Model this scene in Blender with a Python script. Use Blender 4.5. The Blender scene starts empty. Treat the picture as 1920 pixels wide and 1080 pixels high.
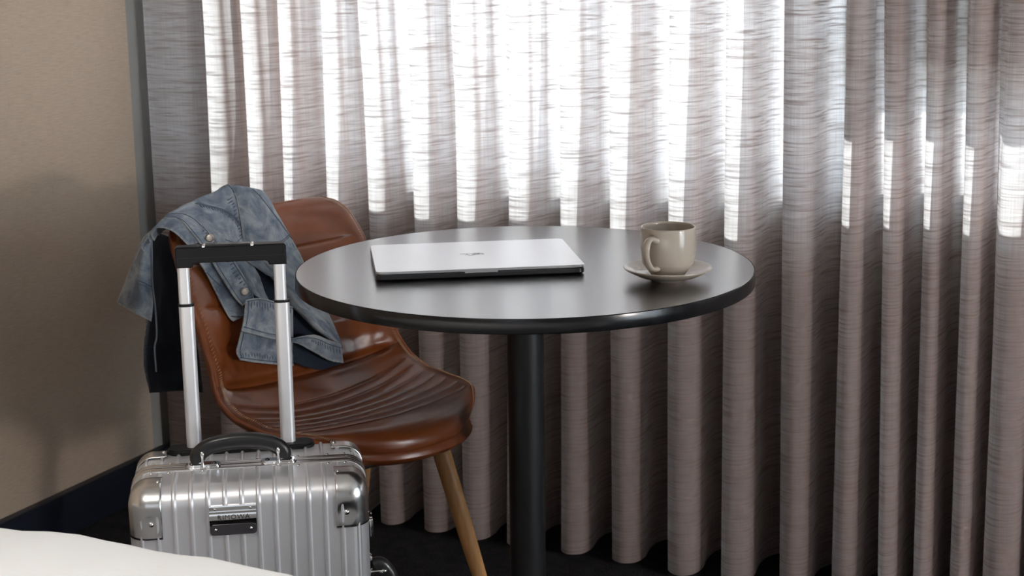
import bpy, bmesh, math, random
from mathutils import Vector, Matrix, noise
random.seed(7)
C = bpy.context.scene.collection
sc = bpy.context.scene
R = math.radians
# ------------------------------------------------------------ camera
cam_d = bpy.data.cameras.new('camera'); cam = bpy.data.objects.new('camera', cam_d); C.objects.link(cam)
cam_d.sensor_width = 36; cam_d.lens = 2933.2/1920*36; cam_d.clip_start = .05
cam.matrix_world = (Matrix.Translation((0, 0, 1.286)) @ Matrix.Rotation(R(25.46), 4, 'Z')
                    @ Matrix.Rotation(R(90-12.39), 4, 'X') @ Matrix.Rotation(R(-.735), 4, 'Z'))
cam_d.dof.use_dof = True; cam_d.dof.focus_distance = 2.45; cam_d.dof.aperture_fstop = 9
sc.camera = cam
# ------------------------------------------------------------ light
wd = bpy.data.worlds.new('sky'); sc.world = wd; wd.use_nodes = True
wn = wd.node_tree.nodes; wn['Background'].inputs[0].default_value = (.80, .90, 1.0, 1)
wn['Background'].inputs[1].default_value = 7.6
sd = bpy.data.lights.new('sun', 'SUN'); sd.energy = 5.6; sd.angle = R(.8); sd.color = (1, .98, .945)
sun = bpy.data.objects.new('sun', sd); C.objects.link(sun)
sun.rotation_euler = Vector((-.22, -.90, -.35)).to_track_quat('-Z', 'Y').to_euler()
def area(name, loc, rot, sx, sy, e, col=(1, 1, 1)):
    d = bpy.data.lights.new(name, 'AREA'); d.shape = 'RECTANGLE'; d.size = sx; d.size_y = sy; d.energy = e; d.color = col
    o = bpy.data.objects.new(name, d); C.objects.link(o); o.location = loc; o.rotation_euler = rot; return o
# daylight entering by the side door; the lamps after it are added
area('side_door_daylight', (2.36, 1.7, 1.06), (0, R(90), 0), 2.1, 1.4, 5, (1, .965, .92))
area('front_fill', (.6, -2.2, 1.5), (R(90), 0, 0), 1.5, 1.4, 5, (.80, .88, 1))  # added bluish fill from behind the camera; the front wall has no window
area('bed_fill', (-1.0, .1, 2.55), (0, 0, 0), .7, .7, 30, (1, .97, .93)).data.spread = R(95)  # added fill from above to brighten the bed
ld = bpy.data.lights.new('low_fill_spot', 'SPOT'); ld.energy = 100; ld.shadow_soft_size = .11; ld.spot_size = R(50); ld.spot_blend = .6; ld.color = (1, .90, .83)  # added spot standing in for low daylight from the right
lo_ = bpy.data.objects.new('low_fill_spot', ld); C.objects.link(lo_); lo_.location = (2.25, 1.35, .98)
lo_.rotation_euler = Vector((-3.2, 1.2, -.35)).to_track_quat('-Z', 'Y').to_euler()
sc.view_settings.view_transform = 'Standard'; sc.view_settings.look = 'None'
sc.view_settings.exposure = 0; sc.view_settings.gamma = 1; sc.view_settings.use_curve_mapping = False
sc.cycles.max_bounces = 10; sc.cycles.diffuse_bounces = 4; sc.cycles.transparent_max_bounces = 24
sc.cycles.sample_clamp_indirect = 6
# ------------------------------------------------------------ helpers
def tag(o, label=None, cat=None, group=None, kind=None):
    for k, v in (('label', label), ('category', cat), ('group', group), ('kind', kind)):
        if v: o[k] = v
    return o
def empty(name, loc, rz=0, **k):
    o = bpy.data.objects.new(name, None); C.objects.link(o); o.location = loc; o.rotation_euler = (0, 0, rz)
    o.empty_display_size = .05
    return tag(o, **k)
def mesh_obj(name, me, m, parent=None, smooth=True):
    o = bpy.data.objects.new(name, me); C.objects.link(o)
    if m: me.materials.append(m)
    if smooth:
        me.polygons.foreach_set('use_smooth', [True]*len(me.polygons))
    if parent: o.parent = parent
    return o
def from_bm(name, bm, m, parent=None, smooth=True, sharp=None):
    bmesh.ops.recalc_face_normals(bm, faces=bm.faces[:])
    me = bpy.data.meshes.new(name); bm.to_mesh(me); bm.free()
    o = mesh_obj(name, me, m, parent, smooth)
    if smooth and sharp: me.set_sharp_from_angle(angle=R(sharp))
    return o
def grid(name, P, m, parent=None, uv=None, closed_u=False, closed_v=False, smooth=True, thick=0, off=-1, mat_attr=None):
    """P[i][j] points -> quad grid; optional real thickness."""
    n, k = len(P), len(P[0]); V = [p for r in P for p in r]; Fc = []
    for i in range(n if closed_u else n-1):
        for j in range(k if closed_v else k-1):
            a, b = i, (i+1) % n; c, d = j, (j+1) % k
            Fc.append((a*k+c, b*k+c, b*k+d, a*k+d))
    me = bpy.data.meshes.new(name); me.from_pydata([tuple(v) for v in V], [], Fc)
    if uv:
        l = me.uv_layers.new(name='UVMap')
        for lp in me.loops:
            i, j = divmod(lp.vertex_index, k); l.data[lp.index].uv = uv(i, j)
    o = mesh_obj(name, me, m, parent, smooth)
    if thick:
        s = o.modifiers.new('thickness', 'SOLIDIFY'); s.thickness = thick; s.offset = off
    return o
def add_box(bm, x0, x1, y0, y1, z0, z1, mtx=None):
    M = Matrix.Translation(((x0+x1)/2, (y0+y1)/2, (z0+z1)/2)) @ Matrix.Diagonal((x1-x0, y1-y0, z1-z0, 1))
    return bmesh.ops.create_cube(bm, size=1, matrix=(mtx @ M) if mtx else M)['verts']
def box(name, x0, x1, y0, y1, z0, z1, m, parent=None, bev=0, seg=3):
    bm = bmesh.new(); add_box(bm, x0, x1, y0, y1, z0, z1)
    if bev: bmesh.ops.bevel(bm, geom=bm.edges[:], offset=bev, segments=seg, profile=.5, affect='EDGES')
    return from_bm(name, bm, m, parent, smooth=bool(bev), sharp=40)
def lathe_bm(bm, prof, seg=64, mtx=None):
    rings = []
    for r, z in prof:
        if r < 1e-6: rings.append([bm.verts.new((0, 0, z))]); continue
        rings.append([bm.verts.new((r*math.cos(2*math.pi*i/seg), r*math.sin(2*math.pi*i/seg), z)) for i in range(seg)])
    vs = [v for r in rings for v in r]
    for a, b in zip(rings, rings[1:]):
        for i in range(seg):
            j = (i+1) % seg
            if len(a) == 1 and len(b) > 1: bm.faces.new((a[0], b[i], b[j]))
            elif len(b) == 1 and len(a) > 1: bm.faces.new((a[i], a[j], b[0]))
            elif len(a) > 1: bm.faces.new((a[i], a[j], b[j], b[i]))
    if mtx: bmesh.ops.transform(bm, matrix=mtx, verts=vs)
    return vs
def lathe(name, prof, m, parent=None, seg=64, mtx=None, sharp=35):
    bm = bmesh.new(); lathe_bm(bm, prof, seg, mtx); return from_bm(name, bm, m, parent, sharp=sharp)
def align(p, d):
    return Matrix.Translation(p) @ Vector(d).to_track_quat('Z', 'Y').to_matrix().to_4x4()
def sweep_bm(bm, pts, sec, up=Vector((0, 0, 1)), cap=True, scale=None, closed=False):
    """sweep closed section sec[(x,y)] along pts; x follows the side, y follows 'up'."""
    pts = [Vector(p) for p in pts]; rings = []; n = len(pts)
    for i, p in enumerate(pts):
        if closed: t = pts[(i+1) % n]-pts[i-1]
        else: t = (pts[min(i+1, n-1)]-pts[max(i-1, 0)])
        t.normalize(); u = up(i) if callable(up) else up
        side = t.cross(u); side.normalize(); u2 = side.cross(t)
        s = scale(i/(n-1)) if scale else 1
        rings.append([bm.verts.new(p+side*x*s+u2*y*s) for x, y in sec])
    m = len(sec)
    for k in range(n if closed else n-1):
        a, b = rings[k], rings[(k+1) % n]
        for j in range(m): bm.faces.new((a[j], a[(j+1) % m], b[(j+1) % m], b[j]))
    if cap and not closed:
        bm.faces.new(rings[0]); bm.faces.new(list(reversed(rings[-1])))
def circ(r, n=12, sy=1): return [(r*math.cos(2*math.pi*i/n), r*sy*math.sin(2*math.pi*i/n)) for i in range(n)]
def rrect(w, h, r, n=4):
    out = []
    for cx, cy, a0 in ((w/2-r, h/2-r, 0), (-w/2+r, h/2-r, 90), (-w/2+r, -h/2+r, 180), (w/2-r, -h/2+r, 270)):
        for i in range(n+1):
            a = R(a0+90*i/n); out.append((cx+r*math.cos(a), cy+r*math.sin(a)))
    return out
def tube(name, pts, r, m, parent=None, n=10, up=Vector((0, 0, 1)), **k):
    bm = bmesh.new(); sweep_bm(bm, pts, circ(r, n), up, **k); return from_bm(name, bm, m, parent, sharp=50)
def cr(P, t):
    """Catmull-Rom on a list of tuples, t in [0, n-1]."""
    n = len(P); i = min(int(t), n-2); f = t-i
    p0, p1, p2, p3 = P[max(i-1, 0)], P[i], P[i+1], P[min(i+2, n-1)]
    return tuple(.5*((2*b)+(c-a)*f+(2*a-5*b+4*c-d)*f*f+(3*b-a-3*c+d)*f**3) for a, b, c, d in zip(p0, p1, p2, p3))
# ------------------------------------------------------------ materials
class N:
    def __init__(s, name, **k):
        s.m = bpy.data.materials.new(name); s.m.use_nodes = True; s.t = s.m.node_tree
        s.b = s.t.nodes['Principled BSDF']; s.out = s.t.nodes['Material Output']
        for a, v in k.items(): s.set(a, v)
    def set(s, a, v):
        i = s.b.inputs[{'col': 'Base Color', 'rough': 'Roughness', 'metal': 'Metallic', 'coat': 'Coat Weight', 'coatr': 'Coat Roughness',
                        'spec': 'Specular IOR Level', 'sheen': 'Sheen Weight', 'trans': 'Transmission Weight', 'aniso': 'Anisotropic'}[a]]
        if isinstance(v, bpy.types.NodeSocket): s.t.links.new(v, i)
        else: i.default_value = (*v, 1) if isinstance(v, tuple) else v
    def n(s, typ, ins=None, **k):
        nd = s.t.nodes.new('ShaderNode'+typ)
        for a, v in k.items(): setattr(nd, a, v)
        for a, v in (ins or {}).items():
            if isinstance(v, bpy.types.NodeSocket): s.t.links.new(v, nd.inputs[a])
            else: nd.inputs[a].default_value = v
        return nd
    def co(s, kind='Object', scale=(1, 1, 1)):
        t = s.n('TexCoord'); mp = s.n('Mapping', {'Vector': t.outputs[kind], 'Scale': scale}); return mp.outputs[0]
    def noise(s, vec, sc_=5, det=3, rough=.5, dist=0):
        return s.n('TexNoise', {'Vector': vec, 'Scale': sc_, 'Detail': det, 'Roughness': rough, 'Distortion': dist}).outputs['Fac']
    def ramp(s, fac, stops, interp='LINEAR'):
        r = s.n('ValToRGB', {'Fac': fac}); r.color_ramp.interpolation = interp; e = r.color_ramp.elements
        while len(e) < len(stops): e.new(.5)
        for x, (p, c) in zip(e, stops): x.position = p; x.color = (*c, 1) if isinstance(c, tuple) else (c, c, c, 1)
        return r.outputs[0]
    def math(s, op, a, b=0.0, c=None):
        nd = s.n('Math', operation=op)
        for i, v in enumerate((a, b) if c is None else (a, b, c)):
            if isinstance(v, bpy.types.NodeSocket): s.t.links.new(v, nd.inputs[i])
            else: nd.inputs[i].default_value = v
        return nd.outputs[0]
    def mix(s, f, a, b, blend='MIX'):
        nd = s.n('Mix', data_type='RGBA', blend_type=blend)
        for i, v in ((0, f), (6, a), (7, b)):
            if isinstance(v, bpy.types.NodeSocket): s.t.links.new(v, nd.inputs[i])
            else: nd.inputs[i].default_value = (*v, 1) if isinstance(v, tuple) else v
        return nd.outputs[2]
    def bump(s, h, st=.3, d=.001, prev=None):
        nd = s.n('Bump', {'Height': h, 'Strength': st, 'Distance': d})
        if prev: s.t.links.new(prev, nd.inputs['Normal'])
        s.t.links.new(nd.outputs[0], s.b.inputs['Normal']); return nd.outputs[0]

def m_wall():
    s = N('wallpaper_tan', rough=.75)
    w = s.noise(s.co(scale=(1, 6, 90)), 6, 3, .6); v = s.noise(s.co(scale=(1, 300, 8)), 3, 2)
    f = s.math('ADD', s.math('MULTIPLY', w, .7), s.math('MULTIPLY', v, .3))
    s.set('col', s.ramp(f, [(.3, (.42, .32, .245)), (.7, (.56, .445, .345))])); s.bump(f, .25, .002); return s.m
def m_curtain():
    s = N('linen_curtain'); uvn = s.n('TexCoord').outputs['UV']
    def mp(x, y, rot=0): return s.n('Mapping', {'Vector': uvn, 'Scale': (x, y, 1), 'Rotation': (0, 0, rot)}).outputs[0]
    # uv in metres: u along the cloth, v up
    slub = s.noise(mp(11, 230, .02), 1, 3, .55, .25)         # broken horizontal slubs
    slub2 = s.noise(mp(30, 620), 1, 3, .6); slub3 = s.noise(mp(5, 60), 1, 2, .5)
    vert = s.noise(mp(380, 6), 1, 3, .6); vert2 = s.noise(mp(900, 900), 1, 1)
    a = s.ramp(slub, [(.34, 0.0), (.45, .70), (.56, 1.0)]); a3 = s.ramp(slub3, [(.3, .70), (.62, 1.0)])
    d1 = s.ramp(slub2, [(.32, .35), (.55, 1.0)]); d2 = s.ramp(vert, [(.32, .25), (.58, 1.0)])
    op = s.math('MULTIPLY', s.math('MULTIPLY', a, a3), s.math('MULTIPLY', s.math('ADD', s.math('MULTIPLY', d1, .4), .6), s.math('ADD', s.math('MULTIPLY', d2, .4), .6)))
    dif = s.n('BsdfDiffuse', {'Color': s.mix(op, (.45, .335, .298), (.55, .412, .370))}); tl = s.n('BsdfTranslucent', {'Color': s.mix(op, (.52, .50, .505), (.96, .96, .97))})
    bp = s.n('Bump', {'Height': vert2, 'Strength': .3, 'Distance': .001}); s.t.links.new(bp.outputs[0], dif.inputs['Normal'])
    m1 = s.n('MixShader', {0: s.math('ADD', s.math('MULTIPLY', op, .30), .42), 1: dif.outputs[0], 2: tl.outputs[0]})
    tp = s.n('BsdfTransparent', {'Color': (1, 1, 1, 1)})
    m2 = s.n('MixShader', {0: s.math('MULTIPLY', op, .03), 1: m1.outputs[0], 2: tp.outputs[0]})
    s.t.nodes.remove(s.b); s.t.links.new(m2.outputs[0], s.out.inputs[0]); return s.m
def m_carpet():
    s = N('carpet_charcoal', rough=.95, spec=.1)
    n1 = s.noise(s.co(), 260, 3, .7); n2 = s.noise(s.co(), 30, 3)
    s.set('col', s.ramp(s.math('ADD', s.math('MULTIPLY', n1, .7), s.math('MULTIPLY', n2, .3)), [(.35, (.008, .008, .009)), (.68, (.045, .043, .045))]))
    s.bump(n1, .8, .006); return s.m
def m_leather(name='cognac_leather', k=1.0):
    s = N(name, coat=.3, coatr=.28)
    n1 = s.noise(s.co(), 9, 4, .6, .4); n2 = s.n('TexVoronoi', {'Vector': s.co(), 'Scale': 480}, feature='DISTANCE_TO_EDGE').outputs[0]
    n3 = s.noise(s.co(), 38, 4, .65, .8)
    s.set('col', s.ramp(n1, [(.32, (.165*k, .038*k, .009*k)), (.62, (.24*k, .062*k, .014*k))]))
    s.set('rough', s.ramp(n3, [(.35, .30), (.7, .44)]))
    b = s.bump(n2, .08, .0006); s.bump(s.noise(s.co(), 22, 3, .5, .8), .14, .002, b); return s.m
def m_denim(name='denim', dark=0):
    s = N(name, rough=.9, spec=.15, sheen=.15); uvn = s.n('TexCoord').outputs['UV']
    t = s.n('Mapping', {'Vector': uvn, 'Scale': (1, 1, 1), 'Rotation': (0, 0, .9)}).outputs[0]
    w = s.n('TexWave', {'Vector': t, 'Scale': 230, 'Distortion': .6, 'Detail': 2}).outputs['Fac']
    n1 = s.noise(uvn, 22, 4, .65, .5); n2 = s.noise(uvn, 500, 2, .6)
    at = s.n('Attribute', attribute_name='wear').outputs['Fac']
    pk = s.noise(s.n('Mapping', {'Vector': uvn, 'Scale': (150, 150, 1)}).outputs[0], 1, 3, .7)
    base = s.ramp(n1, [(.36, (.10, .13, .185)), (.5, (.25, .29, .345)), (.62, (.43, .465, .495))])
    if dark: base = s.ramp(n1, [(.3, (.012, .014, .02)), (.7, (.03, .036, .048))])  # shaded copy of the denim, the dark put into its colour
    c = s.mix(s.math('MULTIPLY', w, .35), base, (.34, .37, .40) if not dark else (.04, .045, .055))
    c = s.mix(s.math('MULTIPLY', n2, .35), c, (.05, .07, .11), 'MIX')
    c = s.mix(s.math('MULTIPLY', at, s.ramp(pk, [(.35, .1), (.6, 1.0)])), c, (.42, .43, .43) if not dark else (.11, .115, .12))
    s.set('col', c); b = s.bump(s.math('ADD', w, n2), .25, .0006); s.bump(s.noise(uvn, 60, 3, .6), .3, .003, b); return s.m
def m_metal(name, col, rough, aniso=0, n=None):
    s = N(name, col=col, metal=1.0, rough=rough)
    if n: s.set('rough', s.ramp(s.noise(s.co(), n, 4, .6), [(.3, rough*.8), (.7, rough*1.25)]))
    return s.m
def m_wood():
    s = N('beech_wood', rough=.45, coat=.1)
    g = s.noise(s.co(scale=(60, 60, 4)), 2, 4, .6, .6)
    s.set('col', s.ramp(g, [(.3, (.50, .235, .08)), (.7, (.66, .345, .14))])); s.bump(g, .1, .001); return s.m
def m_table():
    s = N('table_black_laminate', col=(.014, .014, .016), spec=.5, coat=1.0, coatr=.24); s.b.inputs['IOR'].default_value = 1.6; s.b.inputs['Coat IOR'].default_value = 1.6
    n = s.noise(s.co(), 60, 3)
    s.set('rough', .3); return s.m
def m_sheet():
    s = N('white_bed_linen', rough=.85, sheen=.2)
    n = s.noise(s.co(scale=(12, 160, 1)), 2, 3); n2 = s.noise(s.co(), 5, 3)
    s.set('col', s.mix(n, (.84, .835, .825), (.90, .895, .885))); s.bump(n2, .3, .02); return s.m
def m_glass():
    s = N('window_glass'); t = s.n('BsdfTransparent', {'Color': (.95, .97, .97, 1)}); g = s.n('BsdfGlossy', {'Roughness': .02})
    x = s.n('MixShader', {0: .07, 1: t.outputs[0], 2: g.outputs[0]})
    s.t.nodes.remove(s.b); s.t.links.new(x.outputs[0], s.out.inputs[0]); return s.m
M = dict(
    wall=m_wall(), darkback=N('back_wall_darkened', col=(.05, .045, .045), rough=.8).m, reveal=N('painted_reveal_grey', col=(.30, .29, .275), rough=.8).m, white=N('painted_plaster', col=(.62, .60, .57), rough=.9).m,
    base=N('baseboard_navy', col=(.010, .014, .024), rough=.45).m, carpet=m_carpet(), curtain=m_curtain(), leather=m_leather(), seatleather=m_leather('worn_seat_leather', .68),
    stitch=N('stitch_thread', col=(.42, .24, .12), rough=.8).m, black=N('black_plastic', col=(.008, .008, .009), rough=.42, spec=.25).m,
    blackmatte=N('black_rubber', col=(.014, .014, .015), rough=.55).m, blackleather=N('black_leather', col=(.012, .012, .013), rough=.38, coat=.2).m,
    wood=m_wood(), table=m_table(), tpole=N('black_powder_coat', col=(.010, .010, .011), rough=.45, spec=.4).m,
    alu=N('aluminium_shell', col=(.78, .77, .79), metal=.72, rough=.36).m, alu_edge=m_metal('aluminium_frame', (.78, .765, .76), .25),
    chrome=m_metal('polished_metal', (.82, .81, .80), .09), tube=N('satin_silver_tube', col=(.86, .85, .87), metal=.55, rough=.38).m,
    lap=N('laptop_aluminium', col=(.80, .80, .82), metal=.85, rough=.36).m, lapshade=m_metal('laptop_base_shaded', (.10, .10, .105), .35),
    mark=m_metal('grey_mark', (.26, .26, .27), .35), denim=m_denim(), denimshade=m_denim('denim_shaded', 1), inner_shade=N('denim_inner_shade', col=(.018, .026, .045), rough=.95).m, seam=N('denim_seam', col=(.085, .11, .155), rough=.9).m,
    band=N('black_edge_band', col=(.008, .008, .009), rough=.2, spec=.45).m,
    cream=N('stoneware_glaze', col=(.52, .445, .37), rough=.16, coat=.3, coatr=.08).m,
    button=m_metal('worn_brass_button', (.50, .43, .37), .42), sheet=m_sheet(), glass=m_glass(),
    corner=m_metal('corner_metal', (.80, .79, .78), .24), darkchrome=m_metal('dark_plate', (.16, .155, .17), .22), ink=N('engraved_ink', col=(.03, .03, .03), rough=.6).m,
    frame=N('window_frame_grey', col=(.10, .10, .10), rough=.5).m, outwall=N('outside_render', col=(.35, .31, .27), rough=.9).m)
# ------------------------------------------------------------ the room
ST = dict(kind='structure')
XL, XR, YF, YB, ZC = -2.353, 2.45, -2.3, 3.13, 2.6
tag(box('floor', XL-.1, XR+.1, YF-.1, 3.3, -.1, 0, M['carpet']), **ST)
tag(box('ceiling', XL-.1, XR+.1, YF-.1, 3.3, ZC, ZC+.1, M['white']), **ST)
tag(box('wall_left', XL-.12, XL, YF, 2.905, 0, ZC, M['wall']), **ST)
tag(box('trim_1', XL-.12, XL-.002, 2.905, 3.3, 0, ZC, M['reveal']), **ST)
tag(box('baseboard_left', XL, XL+.022, YF, YB, 0, .10, M['base'], bev=.003), **ST)
tag(box('baseboard_back', XL+.022, XR, YB-.018, YB, 0, .10, M['base'], bev=.003), **ST)
tag(box('wall_front', XL-.1, XR+.1, YF-.12, YF, 0, ZC, M['white']), **ST)
def holed(name, x0, x1, y0, y1, hx0, hx1, z0, z1, m, axis='x'):
    bm = bmesh.new()
    for a, b, c, d in ((x0, hx0, 0, ZC), (hx1, x1, 0, ZC), (hx0, hx1, 0, z0), (hx0, hx1, z1, ZC)):
        if axis == 'x': add_box(bm, a, b, y0, y1, c, d)
        else: add_box(bm, y0, y1, a, b, c, d)
    return tag(from_bm(name, bm, m, smooth=False), **ST)
WX0, WX1, SILL = -2.115, 1.5, .80
holed('wall_back', XL, XR, YB, YB+.16, WX0, WX1, SILL, 2.35, M['darkback'])  # unseen wall coloured dark to put shade into the curtain folds
holed('wall_right', YF, 3.3, XR, XR+.12, 1.0, 2.4, .02, 2.15, M['white'], 'y')
SPL = -.725                                    # the mullion between the two windows behind the curtain
def window(name, x0, x1, z0, z1, y=YB+.07, rail=.045):
    w = empty(name, ((x0+x1)/2, y, z0), kind='structure'); cx = (x0+x1)/2
    bm = bmesh.new(); h = z1-z0; W_ = x1-x0
    add_box(bm, -W_/2, W_/2, -.02, .02, 0, rail); add_box(bm, -W_/2, W_/2, -.02, .02, h-rail, h)
    add_box(bm, -W_/2, -W_/2+rail, -.02, .02, rail, h-rail); add_box(bm, W_/2-rail, W_/2, -.02, .02, rail, h-rail)
    from_bm('window_frame', bm, M['frame'], w, smooth=False)
    box('glass_pane', -W_/2+rail, W_/2-rail, -.003, .003, rail, h-rail, M['glass'], w)
    return w
window('window_1', WX0, SPL, SILL, 2.35, rail=.03)
w2 = window('window_2', SPL, WX1, SILL, 2.35, rail=.075)
box('sun_blocker_panel', -(WX1-SPL)/2+.075, (WX1-SPL)/2-.075, -.02, -.008, .24, 1.48, N('sun_blocker_frosted', col=(.32, .27, .23), trans=.25, rough=.6).m, w2)  # added panel that keeps sun off the upper right curtain
tag(box('trim_2', WX0, WX1, YB-.02, YB+.16, SILL-.03, SILL-.001, M['white'], bev=.003), **ST)   # sill board
dr = empty('door_1', (XR+.06, 1.7, 0), kind='structure')
box('glass_pane', -.003, .003, -.64, .64, .08, 2.09, M['glass'], dr)
bm = bmesh.new()
for y0, y1, z0, z1 in ((-.70, -.64, .02, 2.15), (.64, .70, .02, 2.15), (-.64, .64, .02, .08), (-.64, .64, 2.09, 2.15)): add_box(bm, -.025, .025, y0, y1, z0, z1)
from_bm('door_frame', bm, M['frame'], dr, smooth=False)
# outdoor ground below the window
tag(box('ground', -12, 12, 3.4, 24, -.3, -.2, M['outwall']), **ST)

tag(box('sky_blocker', -6, 6, 3.32, 5.6, 2.45, 2.6, M['outwall']), **ST)   # unseen slab added to block high sky light from the curtain
# ------------------------------------------------------------ the curtain
FT = [-2.127, -2.017, -1.912, -1.815, -1.719, -1.59, -1.489, -1.367, -1.249, -1.135, -1.013, -.90, -.783, -.675, -.607, -.53, -.455, -.382]
FB = [-2.12, -2.01, -1.905, -1.80, -1.692, -1.578, -1.476, -1.373, -1.247, -1.127, -.997, -.886, -.765, -.66, -.574, -.508, -.438, -.365]
FT += [-.27, -.16, -.05, .06, .17, .28, .39]; FB += [-.25, -.15, -.04, .07, .18, .29, .40]
def fold_path(F, z):
    """omega-shaped ripple folds: front at y 2.885, back at y 3.01"""
    pts = []; ph = (z/1.2)
    pts += [(-2.338, 3.0), (-2.336, 2.955), (-2.318, 2.93), (-2.27, 2.925), (-2.21, 2.93), (-2.175, 2.95)]
    for i, c in enumerate(F):
        nx = F[i+1] if i+1 < len(F) else c+.11; pv = F[i-1] if i else c-.11
        g = (nx-c); rnd = random.Random(i*13+5)
        fw = min(.034, g*.305)*(.9+.2*rnd.random()); yf = 2.868+.018*rnd.random()+.01*math.sin(i*1.7+ph*2); yb = 3.055+.02*rnd.random()
        sk = .006*math.sin(i*2.1+ph*1.3); om = max(0, min(.72, (i-7)/6)) if i < 13 else .22; tt = min(1, z/1.1)
        nk = fw*(.80+(.50-.30*om)*tt); yf += .020*tt*(1-om); yb -= .085*tt*(1-om)+.02*tt*om; fw *= 1-.20*tt*(1-om); D = yb-yf
        pts += [(c-nk, yf+.55*D), (c-fw, yf+.28*D), (c-fw*.74, yf+.08*D), (c+sk*.3, yf), (c+fw*.74, yf+.08*D), (c+fw, yf+.28*D), (c+nk, yf+.55*D)]
        m = (c+nx)/2; bw = max(.012, (g-2*nk)/2)
        pts += [(m-bw*.95, yf+.78*D), (m-bw*.5, yb-.05*D), (m, yb), (m+bw*.5, yb-.04*D), (m+bw*.95, yf+.78*D)]
    return pts
NZ = 46; zs = [.012+(2.5-.012)*(k/(NZ-1))**1.0 for k in range(NZ)]
rows = []; SUB = 5
for z in zs:
    t = max(0, min(1, z/1.18)); F = [b+(a-b)*t for a, b in zip(FT, FB)]
    cp = fold_path(F, z); L = []
    for i in range((len(cp)-1)*SUB+1):
        x, y = cr(cp, i/SUB)
        n = noise.noise(Vector((x*5, z*1.1, 3)))*.006
        L.append(Vector((x, min(y+n, 3.10), z)))
    rows.append(L)
ul = [0]
for a, b in zip(rows[20], rows[20][1:]): ul.append(ul[-1]+(b-a).length)
cur = grid('curtain', rows, M['curtain'], uv=lambda i, j: (ul[j], zs[i]))
tag(cur, 'floor-length grey-pink linen curtain hanging in ripple folds across the window', 'curtain')
# turned hem band at the foot of the curtain
hem = [[p+Vector((0, -.0015, 0)) for p in rows[0]], [Vector((p.x, p.y-.0015, .05)) for p in rows[0]]]

# ------------------------------------------------------------ round table
TX, TY, TZ = -1.135, 2.437, .735
tb = empty('bistro_table', (TX, TY, 0), label='round black bistro table on a single black column, under the laptop and cup', cat='table')
lathe('tabletop', [(0, TZ-.024), (.3985, TZ-.024), (.3985, TZ-.001), (.3975, TZ), (0, TZ)], M['table'], tb, seg=180, sharp=30)
lathe('edge_band', [(.3986, TZ-.0245), (.3999, TZ-.0240), (.4004, TZ-.0230), (.3996, TZ-.0012), (.3993, TZ-.0004), (.3986, TZ-.0001)], M['band'], tb, seg=180, sharp=50)
lathe('column', [(0, .012), (.0325, .012), (.0325, TZ-.034), (0, TZ-.034)], M['tpole'], tb, sharp=30)
lathe('mounting_plate', [(0, TZ-.036), (.11, TZ-.036), (.13, TZ-.0245), (0, TZ-.0245)], M['tpole'], tb)
lathe('base_plate', [(0, 0), (.128, 0), (.128, .008), (.118, .014), (.04, .017), (0, .017)], M['tpole'], tb)

# ------------------------------------------------------------ laptop
LC = Vector((-1.226, 2.4195, TZ)); la = math.atan2(.19, .296)
lp = empty('laptop', LC, la, label='closed silver laptop lying on the left half of the round black table', cat='laptop')
def slab(name, w, d, r, z0, z1, m, parent, e=.0012):
    bm = bmesh.new(); rings = []
    for z, k in ((z0, e*1.6), (z0+e*1.6, 0), (z1-e, 0), (z1, e)):
        rings.append([bm.verts.new((x, y, z)) for x, y in rrect(w-2*k, d-2*k, r-k, 8)])
    for a, b in zip(rings, rings[1:]):
        for i in range(len(a)): j = (i+1) % len(a); bm.faces.new((a[i], a[j], b[j], b[i]))
    bm.faces.new(list(reversed(rings[0]))); bm.faces.new(rings[-1]); return from_bm(name, bm, m, parent, sharp=40)
slab('base', .3557, .2481, .011, .0016, .0112, M['lapshade'], lp)  # same metal as the lid, coloured dark for the shade on its sides
slab('lid', .3557, .2481, .011, .0117, .0168, M['lap'], lp, e=.0007)
for sx in (-1, 1):
    for sy in (-1, 1): lathe('rubber_foot', [(0, 0), (.009, 0), (.009, .0018), (0, .0018)], M['blackmatte'], lp, seg=20, mtx=Matrix.Translation((sx*.15, sy*.095, 0)))
box('finger_notch', -.028, .028, -.1245, -.1225, .0100, .0118, M['lap'], lp)
# worn grey mark printed in the middle of the lid
bm = bmesh.new()
for pl, wd_ in (([(-.0185, .004), (-.012, .0045)], .0035), ([(-.012, .006), (-.004, .007), (.004, .0065)], .002), ([(-.008, .001), (-.006, -.003), (-.011, -.005)], .003),
                ([(-.006, -.011), (.0, -.0105), (.005, -.006), (.007, .001)], .0035), ([(.006, .006), (.010, .0085)], .0035), ([(.012, -.004), (.0125, .004), (.015, .0075)], .005),
                ([(.015, .005), (.020, .003), (.021, -.004)], .003), ([(.003, .003), (.009, -.004)], .003), ([(.009, -.001), (.019, .0)], .0025)):
    for (x0, y0), (x1, y1) in zip(pl, pl[1:]):
        d = Vector((x1-x0, y1-y0, 0)); q = Vector((-d.y, d.x, 0)).normalized()*wd_/2
        bm.faces.new([bm.verts.new(v) for v in (Vector((x0, y0, .0))-q-d*.15, Vector((x1, y1, 0))-q+d*.15, Vector((x1, y1, 0))+q+d*.15, Vector((x0, y0, 0))+q-d*.15)])
mk = from_bm('lid_mark', bm, M['mark'], lp, smooth=False); mk.location = (-.004, .004, .01695)

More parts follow.
